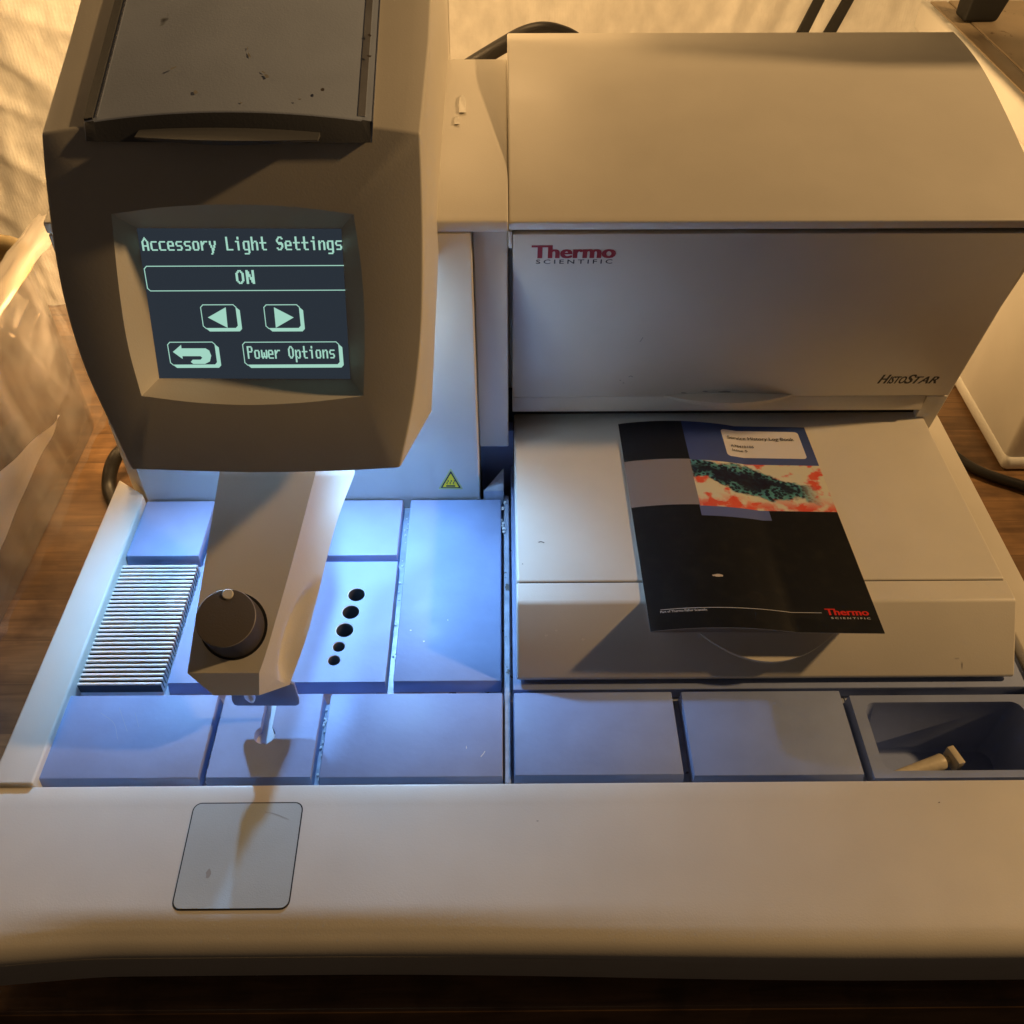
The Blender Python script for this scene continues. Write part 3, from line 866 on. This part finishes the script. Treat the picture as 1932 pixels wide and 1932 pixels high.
M['mark_tray'] = mat('tray_scuff', (.42, .46, .56), .5)
M['mark_soft'] = mat('grey_smudge', (.34, .33, .31), .5)
lidfn = lambda u, v: topp(u, v, LL+.0125)
add_marks(lid, [blob(lidfn, 470, 104, 3, 7, rot=-.4), blob(lidfn, 467, 92, 1.2, 4), blob(lidfn, 503, 143, 6, 4, rot=.6), blob(lidfn, 497, 136, 5, 1.6, rot=.5), blob(lidfn, 369, 174, 5, 4), blob(lidfn, 565, 187, 4, 1.2), blob(lidfn, 455, 194, 3, 1.5), blob(lidfn, 327, 128, 7, 1.6, rot=-.4)], M['mark_soft'])
lidf2 = lambda u, v: topp(u, v, LL+.0055)
add_marks(lid, [blob(lidf2, 697, 66, 3.5, 3.5), blob(lidf2, 697, 106, 6, 2.4), blob(lidfn, 608, 169, 4.5, 3), blob(lidfn, 566, 187, 2, 1)], M['mark_dark'])
dfn = lambda u, v: dp(u, v)-Vector((0, .0004, 0))
add_marks(door, scratch(dfn, [(1213, 636), (1210, 641), (1207, 645)], 1.2)+scratch(dfn, [(1186, 711), (1190, 709), (1194, 711)], 1.2)+[blob(dfn, 1170, 717, 1.5, 1), blob(dfn, 1176, 722, 2, 1), blob(dfn, 1330, 738, 9, 1.6), blob(dfn, 1365, 739, 14, 1.8), blob(dfn, 1290, 741, 7, 1.4)], M['mark_soft'])
sn = Vector((0, -(.0812-.0105), .7672-.7065)).normalized()
ffn = lambda u, v: onp(u, v, Vector((0, .7065, .0105))+sn*.0005, sn)
add_marks(dfront, [blob(ffn, 1049, 1190, 2.5, 2), blob(ffn, 1031, 1199, 4, 2.5), blob(ffn, 1100, 1206, 3.5, 2.5)]+[blob(ffn, 1808, 1241, 5, 1.2), blob(ffn, 1817, 1256, 1.4, 8)], M['mark_pale'])
dtop = lambda u, v: onz(u, v, .0844)
add_marks(drawer, scratch(dtop, [(1016, 1023), (1021, 1022), (1027, 1024)], 1.5)+[blob(dtop, 986, 1064, 1, 1)], M['mark_dark'])
zt = lambda u, v: onz(u, v, .0004)
tiles = [o for o in ST.children if o.name.startswith('plate_tile')]
near = lambda x, y: min(tiles, key=lambda o: (Vector((sum(v.co.x for v in o.data.vertices)/len(o.data.vertices), sum(v.co.y for v in o.data.vertices)/len(o.data.vertices)))+ROOTLOC[ST.name].xy-Vector((x, y))*S).length)
add_marks(near(-.1, .63), scratch(zt, [(907, 1428), (912, 1422), (915, 1417)], 1.4)+[blob(zt, 880, 1410, 1, 3)], M['mark_pale'])
add_marks(near(-.45, .63), scratch(zt, [(190, 1345), (215, 1365), (222, 1395)], .7)+scratch(zt, [(225, 1335), (240, 1380)], .7)+scratch(zt, [(255, 1345), (262, 1372)], .6), M['mark_tray'])
add_marks(near(-.08, .88), [blob(zt, 845, 1170, 1.6, 1.2), blob(zt, 800, 1210, 2, 1.5), blob(zt, 775, 1189, 2.4, 1.4)], M['mark_pale'])
dk = lambda u, v: onp(u, v, Vector((0, .541, .0017)), Vector((0, -.083, 1)))
add_marks(deck, [blob(dk, 1772, 1514, 1.6, 1.4), blob(dk, 1014, 1549, 3, .8)], M['mark_dark'])
tp_ = [o for o in deck.children if o.name.startswith('touch_panel')][0]
pf_ = lambda u, v: onp(u, v, Vector((0, .541, .0023)), Vector((0, -.083, 1)))
add_marks(tp_, [blob(pf_, 393, 1648, 6, 10, 12, .2)]+scratch(pf_, [(500, 1532), (520, 1536), (545, 1546)], .8), M['mark_soft'])
htop = lambda u, v: ony(u, v, 1.1)
# crumbs of wax caught in the channels
bm = BM()
for k in range(90):
    if k < 40: c = Vector((-.3585+random.uniform(-.003, .003), random.uniform(.58, .69), -.0195))
    elif k < 60: c = Vector((-.227+random.uniform(-.003, .003), random.uniform(.58, .69), -.0195))
    elif k < 78: c = Vector((-.1505+random.uniform(-.003, .003), random.uniform(.72, 1.04), -.0195))
    else: c = Vector((-.006+random.uniform(-.004, .004), random.uniform(.98, 1.045), -.004))
    r_ = random.uniform(.0008, .0022) if k < 78 else random.uniform(.0012, .0032)
    vs = bmesh.ops.create_icosphere(bm, subdivisions=1, radius=r_)['verts']
    for v in vs: v.co = Vector((v.co.x*random.uniform(.7, 1.3), v.co.y*random.uniform(.7, 1.5), v.co.z*.5))+c
M['wax'] = mat('white_wax', (.72, .74, .76), .4)
finish('wax_crumbs', bm, M['wax'], ST)['kind'] = 'stuff'

# ================================================================ booklet
def lab_mat():
    m = mat('printed_cover', (.02, .02, .02), .30, bump=.0)
    nt = m.node_tree; N = nt.nodes; L = nt.links; b = N['Principled BSDF']
    uv = N.new('ShaderNodeUVMap'); sp = N.new('ShaderNodeSeparateXYZ'); L.new(uv.outputs[0], sp.inputs[0])
    def mt(op, a, c=None, d=None):
        n = N.new('ShaderNodeMath'); n.operation = op; n.use_clamp = False
        for i, v in enumerate((a, c, d)):
            if v is None: continue
            if isinstance(v, (int, float)): n.inputs[i].default_value = v
            else: L.new(v, n.inputs[i])
        return n.outputs[0]
    U, V = sp.outputs['X'], mt('SUBTRACT', 1., sp.outputs['Y'])
    def inside(u0, u1, v0, v1):
        return mt('MULTIPLY', mt('MULTIPLY', mt('GREATER_THAN', U, u0), mt('LESS_THAN', U, u1)), mt('MULTIPLY', mt('GREATER_THAN', V, v0), mt('LESS_THAN', V, v1)))
    def mixc(fac, a, c):
        n = N.new('ShaderNodeMix'); n.data_type = 'RGBA'
        L.new(fac, n.inputs[0]) if not isinstance(fac, float) else None
        for i, v in ((6, a), (7, c)):
            if isinstance(v, tuple): n.inputs[i].default_value = (*v, 1)
            else: L.new(v, n.inputs[i])
        return n.outputs[2]
    def nzt(scale, detail=4, sx=1., sy=1., seed=0., dist=0.):
        mp = N.new('ShaderNodeMapping'); mp.inputs['Scale'].default_value = (sx, sy, 1); mp.inputs['Location'].default_value = (seed, seed*.7, seed)
        L.new(uv.outputs[0], mp.inputs[0])
        n = N.new('ShaderNodeTexNoise'); n.inputs['Scale'].default_value = scale; n.inputs['Detail'].default_value = detail; n.inputs['Distortion'].default_value = dist
        L.new(mp.outputs[0], n.inputs['Vector']); return n.outputs['Fac']
    def ramp(x, lo, hi):
        n = N.new('ShaderNodeMapRange'); n.inputs[1].default_value = lo; n.inputs[2].default_value = hi; L.new(x, n.inputs[0]); return n.outputs[0]
    # black cover with scuffs
    sc = ramp(nzt(14, 8, 1, 1.4), .50, .75)
    col = mixc(mt('MULTIPLY', sc, .5), (.007, .008, .010), (.024, .022, .018))
    col = mixc(inside(-1, .334, -1, .219), col, (.009, .011, .017))
    blue = mixc(ramp(V, .0, .25), (.030, .060, .20), (.085, .12, .34))
    col = mixc(inside(.334, 2, -1, .222), col, blue)
    col = mixc(inside(.327, .668, .45, .512), col, (.12, .16, .40))
    col = mixc(inside(-1, .332, .219, .458), col, (.27, .25, .27))
    lu = mt('MAXIMUM', mt('SUBTRACT', mt('ABSOLUTE', mt('SUBTRACT', U, .7465)), .186), 0.); lv = mt('MAXIMUM', mt('SUBTRACT', mt('ABSOLUTE', mt('SUBTRACT', V, .107)), .063), 0.)
    lv = mt('MULTIPLY', lv, 1.4)
    lr = mt('ADD', mt('MULTIPLY', lu, lu), mt('MULTIPLY', lv, lv))
    col = mixc(mt('LESS_THAN', lr, .0205*.0205), col, (.78, .75, .76))
    # stained tissue micrograph
    wob = mt('MULTIPLY', mt('SUBTRACT', nzt(9, 6, 1, 1.3, 4.), .5), .18)
    # dark cell cluster: band running down to the right
    ctr = mt('ADD', mt('MULTIPLY_ADD', mt('SUBTRACT', U, .334), .19, .262), wob)
    wid = mt('ADD', mt('MULTIPLY', mt('SUBTRACT', 1., mt('ABSOLUTE', mt('SUBTRACT', U, .62))), .074), .0)
    dist = mt('ABSOLUTE', mt('SUBTRACT', V, ctr))
    vor = N.new('ShaderNodeTexVoronoi'); vor.feature = 'F1'; vor.inputs['Scale'].default_value = 58
    mpv = N.new('ShaderNodeMapping'); mpv.inputs['Scale'].default_value = (1, 1.5, 1); mpv.inputs['Rotation'].default_value = (0, 0, .5); L.new(uv.outputs[0], mpv.inputs[0]); L.new(mpv.outputs[0], vor.inputs['Vector'])
    nuc = ramp(vor.outputs['Distance'], .44, .66)
    redm = ramp(nzt(11, 5, 1, 1.5, 9.), .52, .60)
    lowred = mt('MAXIMUM', redm, mt('MULTIPLY', ramp(V, .39, .455), ramp(nzt(15, 5, 1, 1.5, 2.), .40, .55)))
    rc = mixc(nzt(30, 4, 1, 1, 6.), (.80, .035, .03), (.82, .20, .10))
    pic = mixc(lowred, (.74, .72, .58), rc)
    teal = mixc(nuc, (.010, .016, .045), (.11, .36, .40))
    dense = mixc(ramp(nzt(40, 3, 1, 1.4, 1.), .45, .62), (.014, .010, .030), (.015, .028, .055))
    edge = mt('SUBTRACT', 1., ramp(mt('SUBTRACT', dist, wid), -.012, .004))
    core = mt('SUBTRACT', 1., ramp(mt('SUBTRACT', dist, wid), -.052, -.022))
    fade = mt('MULTIPLY', ramp(U, .30, .34), mt('SUBTRACT', 1., ramp(U, .86, .95)))
    pic = mixc(mt('MULTIPLY', edge, fade), pic, teal)
    pic = mixc(mt('MULTIPLY', core, mt('MULTIPLY', fade, mt('SUBTRACT', 1., ramp(U, .78, .92)))), pic, dense)
    col = mixc(inside(.331, 2, .222, .464), col, pic)
    # torn scuff
    du = mt('MULTIPLY', mt('SUBTRACT', U, .337), 28.); dv = mt('MULTIPLY', mt('SUBTRACT', V, .787), 110.)
    rr = mt('ADD', mt('MULTIPLY', du, du), mt('MULTIPLY', dv, dv))
    rr = mt('ADD', rr, mt('MULTIPLY', nzt(120, 3), .9))
    col = mixc(mt('LESS_THAN', rr, .85), col, (.6, .52, .42))
    L.new(col, b.inputs['Base Color'])
    rg = N.new('ShaderNodeMapRange'); rg.inputs[3].default_value = .28; rg.inputs[4].default_value = .42; L.new(nzt(7, 5), rg.inputs[0]); L.new(rg.outputs[0], b.inputs['Roughness'])
    return m
M['cover'] = lab_mat()
M['label'] = mat('white_cover_label', (.60, .56, .58), .4)
BK = thing('log_book', (.31, .9, .085), 'black and blue service log booklet lying on the drawer, its front end overhanging', 'booklet')
cTL, cTR, cBR, cBL = Vector((.170, 1.118)), Vector((.450, 1.108)), Vector((.4595, .716)), Vector((.174, .719))
def hump(s, t): return .0085*(math.sin(math.pi*min(s/.62, 1))**.8 if s > 0 else 0)+.0015*math.sin(3.0*s+1)*t
def bxy(s, t): return cTL*(1-s)*(1-t)+cTR*s*(1-t)+cBR*s*t+cBL*(1-s)*t
def cover(s, t, up=0.):
    p = bxy(s, t); return Vector((p.x, p.y, .0868+hump(s, t)+up))
bm = BM()
V1 = grid(bm, lambda s, t: cover(s, t), 40, 30, 0, uv=True)
V2 = grid(bm, lambda s, t: cover(s, t, -.0007), 40, 30, 1)
for a, b in ((0, 0), (40, 0)):
    for j in range(30): bm.faces.new([V1[a][j], V1[a][j+1], V2[a][j+1], V2[a][j]]).material_index = 2
for b in (0, 30):
    for i in range(40): bm.faces.new([V1[i][b], V1[i+1][b], V2[i+1][b], V2[i][b]]).material_index = 2
cov = finish('cover', bm, [M['cover'], M['paper'], M['paper']], BK, sharp=60)
bm = BM()
for k, (f, dz, ins) in enumerate(((.80, -.0010, .004), (.55, -.0016, .006), (.35, -.0020, .004), (.1, -.0022, .0))):
    a = grid(bm, lambda s, t: Vector((*bxy(.002+(.996-ins)*s, .003+(.994-ins*.5)*t), .0868+hump(s, t)*f+dz)), 30, 6)
finish('pages', bm, M['paper'], BK, sharp=60)
cf = lambda s, t: cover(s, 1-t, .0009)
bm = BM()
put_text(bm, 'Service History Log Book', cf, .566, .918, 1-.0845, .0175, bold=.004, heavy=.012)
put_text(bm, 'A78410106', cf, .571, .693, 1-.1305, .0135, bold=.008)
put_text(bm, 'Issue 5', cf, .574, .653, 1-.1545, .0135, bold=.008)
finish('label_lettering', bm, M['ink'], cov)
bm = BM()
cf2 = lambda s, t: cover(s, 1-t, .0004)
put_text(bm, 'Part of Thermo Fisher Scientific', cf2, .054, .254, 1-.934, .0085, bold=.004)
for i in range(16):
    s0, s1 = .056+.702*i/16, .056+.702*(i+1)/16
    face(bm, [cf2(s0, 1-.9222), cf2(s1, 1-.9222), cf2(s1, 1-.9205), cf2(s0, 1-.9205)])
put_text(bm, 'SCIENTIFIC', cf2, .792, .962, 1-.9455, .0075, bold=.008, spacing=1.5)
finish('footer_lettering', bm, M['white_ink'], cov)
bm = BM()
put_text(bm, 'Thermo', cf2, .776, .962, 1-.930, .0265, bold=.014, heavy=.035)
finish('logo_lettering', bm, M['red2'], cov)

# ================================================================ small tool in the recess
TB = thing('tamper', (.53, .60, -.09), 'small pale tool with tapered handle and square block head lying in the recessed tray', 'hand tool')
hz = -.072
h1_ = onz(1778, 1437, hz); h0_ = h1_+Vector((-.085, -.026, .0))
bm = BM(); tube(bm, [h0_.lerp(h1_, t/10) for t in range(11)], lambda t: .0058+.0050*t, 18)
hd = finish('handle', bm, M['tool'], TB, bevel=.001, seg=2, bang=50)
bm = BM(); dv = (h1_-h0_).normalized()
tube(bm, [h1_-dv*.002, h1_+dv*.012], .005, 14)
finish('neck', bm, M['tool'], TB)
bm = BM(); c_ = h1_+dv*.015+Vector((0, -.002, .003)); sd = Vector((-dv.y, dv.x, 0)); zz = Vector((0, 0, 1))
def blk(a, b, c): return c_+dv*a+sd*b+zz*c
K5, K13 = .0048, .013
hexa(bm, [blk(-K5, -K13, -.012), blk(K5, -K13, -.012), blk(K5, K13, -.012), blk(-K5, K13, -.012)], [blk(-K5, -K13, .010), blk(K5, -K13, .010), blk(K5, K13, .010), blk(-K5, K13, .010)])
finish('block', bm, M['tool'], TB, bevel=.001)

# ================================================================ bin and plastic film at the left
BN = thing('storage_bin', (-1.2, 1.05, ZB), 'tan open bin with rolled rim standing left of the machine', 'bin')
bm = BM()
bx = (-1.75, -.788, .42, 1.485)
def ring(ins, r, z): return [(x, y, z) for x, y in rrect(bx[0]+ins, bx[1]-ins, bx[2]+ins, bx[3]-ins, r, 8)]
L_ = [ring(0, .085, ZB+.002), ring(0, .085, .19), ring(.012, .075, .19), ring(.03, .06, ZB+.05)]
vv = [bm.verts.new(p) for p in L_[0]]; bm.faces.new(vv[::-1])
for q_, r_ in enumerate(L_[1:]): vv = wall(bm, vv, r_, 1 if q_ == 0 else 0)
bm.faces.new(vv)
finish('bin_body', bm, [M['bin'], M['steel']], BN)
bm = BM()
rr = ring(.004, .08, .196); rr = rr+[rr[0]]
tube(bm, [Vector(p) for p in rr], .0135, 14, caps=False)
finish('bin_rim', bm, M['bin'], BN)

def film_mat():
    m = mat('clear_film', (.75, .72, .72), .16, bump=.25, bscale=60)
    nt = m.node_tree; N = nt.nodes; L = nt.links; b = N['Principled BSDF']
    tc = N.new('ShaderNodeTexCoord'); nz = N.new('ShaderNodeTexNoise'); nz.inputs['Scale'].default_value = 14; nz.inputs['Detail'].default_value = 5; nz.inputs['Distortion'].default_value = 1.2
    mp = N.new('ShaderNodeMapping'); mp.inputs['Rotation'].default_value = (.5, 0, 0); mp.inputs['Scale'].default_value = (1, 1.2, .35); L.new(tc.outputs['Object'], mp.inputs[0]); L.new(mp.outputs[0], nz.inputs['Vector'])
    mr = N.new('ShaderNodeMapRange'); mr.inputs[1].default_value = .35; mr.inputs[2].default_value = .75; mr.inputs[3].default_value = .03; mr.inputs[4].default_value = .28
    L.new(nz.outputs['Fac'], mr.inputs[0]); L.new(mr.outputs[0], b.inputs['Alpha'])
    return m
M['film'] = film_mat()
M['film2'] = mat('bunched_film', (.66, .62, .58), .25, bump=.3, bscale=120)
M['film2'].node_tree.nodes['Principled BSDF'].inputs['Alpha'].default_value = .62
PF = thing('plastic_film', (-.77, 1.0, ZB), 'clear crumpled plastic film draped over the side of the tan bin', 'plastic sheet')
def film_fn(u, v):
    y = .44+1.06*u; z = ZB+.004+(.222-ZB)*v
    x = -.7735+.010*noise.noise(Vector((y*5+z*2, z*3, 2)))+.006*max(crease((y*1.5+z*.9, z*.5, 4), 5), 0)**2+.003*max(crease((y*.8-z, z*1.4, 8), 9), 0)**2
    return (x, y, z)
bm = BM(); grid(bm, film_fn, 170, 90)
finish('hanging_sheet', bm, M['film'], PF, sharp=180)
bm = BM()
def hem_fn(u, v):
    y = .44+1.07*u; a = v*math.pi*1.15
    r_ = .024+.006*noise.noise(Vector((y*7, v*3, 1)))
    return (-.786+r_*math.cos(a)*1.0+.005*noise.noise(Vector((y*14, v*6, 7))), y, .205+r_*math.sin(a)+.004*crease((y*2, v, 3), 6))
grid(bm, hem_fn, 120, 14)
finish('bunched_hem', bm, M['film2'], PF, sharp=180)
bm = BM()
def flap_fn(u, v):
    a_, b_ = (112-132*u, 783+126*u), (112-70*u-62*u*u, 783+190*u+120*u*u)
    p = onx(a_[0]*(1-v)+b_[0]*v, a_[1]*(1-v)+b_[1]*v, -.757)
    return p+Vector((.010*noise.noise(Vector((p.y*11, p.z*8, 5)))-.004*v, 0, 0))
grid(bm, flap_fn, 60, 24)
finish('loose_fold', bm, M['film2'], PF, sharp=180)

# ================================================================ neighbour at the right
AP = thing('bench_appliance', (1.2, 1.7, ZB), 'cream boxy appliance with tan top standing right of the machine', 'appliance')
bm = BM()
box(bm, .905, 1.75, 1.285, 2.2, ZB+.018, .345)
box(bm, .901, 1.755, 1.278, 2.205, ZB, ZB+.030)
ab = finish('appliance_body', bm, M['cream'], AP, bevel=.012, seg=4)
bm = BM()
box(bm, .893, 1.765, 1.265, 2.215, .300, .358)
finish('top_slab', bm, M['cream'], AP, bevel=.010, seg=4)
bm = BM()
box(bm, .908, .943, 1.285, 2.195, .350, .3605); box(bm, .947, 1.75, 1.285, 2.195, .350, .362)
finish('top_panel', bm, M['cream_top'], AP, bevel=.0015, seg=2)
bm = BM()
p = onz(1838, 34, .364)
def leg(z, s_, sx=0.): return [(p.x+sx-.030*s_, p.y-.022*s_, z), (p.x+sx+.038*s_, p.y-.022*s_, z), (p.x+sx+.038*s_, p.y+.03*s_, z), (p.x+sx-.030*s_, p.y+.03*s_, z)]
hexa(bm, leg(.3625, 1.), leg(.44, 1.25, .012)); hexa(bm, leg(.4405, 1.25, .012), leg(.80, 1.4, .03))
SD = thing('equipment_stand', (p.x, p.y, .3625), 'black equipment stand with a thick leg on the cream appliance top and an added unseen body', 'stand')
finish('stand_leg', bm, M['strap'], SD, bevel=.006)
bm = BM(); box(bm, .93, 1.60, 1.30, 1.72, .801, .98)
finish('shade_body', bm, M['strap'], SD, bevel=.01)  # unseen body added above the leg to cast shade on the hood

# two black bars leaning by the tarpaulin
for k, (a0, a1, b0, b1) in enumerate(((1537, 1557, 1507, 1528), (1593, 1611, 1559, 1579))):
    yy = 2.29
    t0, t1, q0, q1 = ony(a0, 0, yy), ony(a1, 0, yy), ony(b0, 58, yy), ony(b1, 58, yy)
    def up(p, q, zt): return p+(p-q)*((zt-p.z)/(p.z-q.z))
    bm = BM()
    lo = [up(t0, q0, ZB+.003), up(t1, q1, ZB+.003)]; hi = [up(t0, q0, .85), up(t1, q1, .85)]
    D_ = Vector((0, .012, 0))
    hexa(bm, [lo[0], lo[1], lo[1]+D_, lo[0]+D_], [hi[0], hi[1], hi[1]+D_, hi[0]+D_])
    o = finish('black_bar', bm, M['strap'], bevel=.002)
    tag(o, 'left of the two flat black bars leaning before the tarpaulin' if k == 0 else 'right of the two flat black bars leaning before the tarpaulin', 'bar', 'black bars before the tarpaulin')

# cables
def cable(name, pts, r, label):
    bm = BM(); tube(bm, spline(pts, 10), r, 14)
    tag(finish(name, bm, M['cable'], sharp=80), label, 'cable')
zc = ZB+.009
cable('power_cable', [onz(1700, 760, zc), onz(1755, 800, zc), onz(1775, 826, zc), onz(1797, 856, zc), onz(1838, 884, zc), onz(1885, 903, zc), onz(1945, 922, zc), onz(2100, 980, zc)], .0095,
      'black power cable curving over the bench below the cream appliance')
cable('power_cable', [onz(300, 800, zc+.01), onz(255, 835, zc+.03), onz(222, 858, zc+.03), onz(208, 890, zc+.015), onz(207, 925, zc), onz(222, 958, zc), onz(252, 985, zc), onz(330, 1000, zc)], .0125,
      'thick black cable looping on the bench behind the left side of the machine')
cable('power_cable', [ony(860, 140, 1.6), ony(905, 112, 1.6), ony(950, 85, 1.6), ony(985, 66, 1.6), ony(1020, 57, 1.6), ony(1055, 62, 1.6), ony(1090, 80, 1.6), ony(1120, 120, 1.6)], .0125,
      'black cable arching up between the column and the hood against the tarpaulin')
print('objects', len(bpy.data.objects))
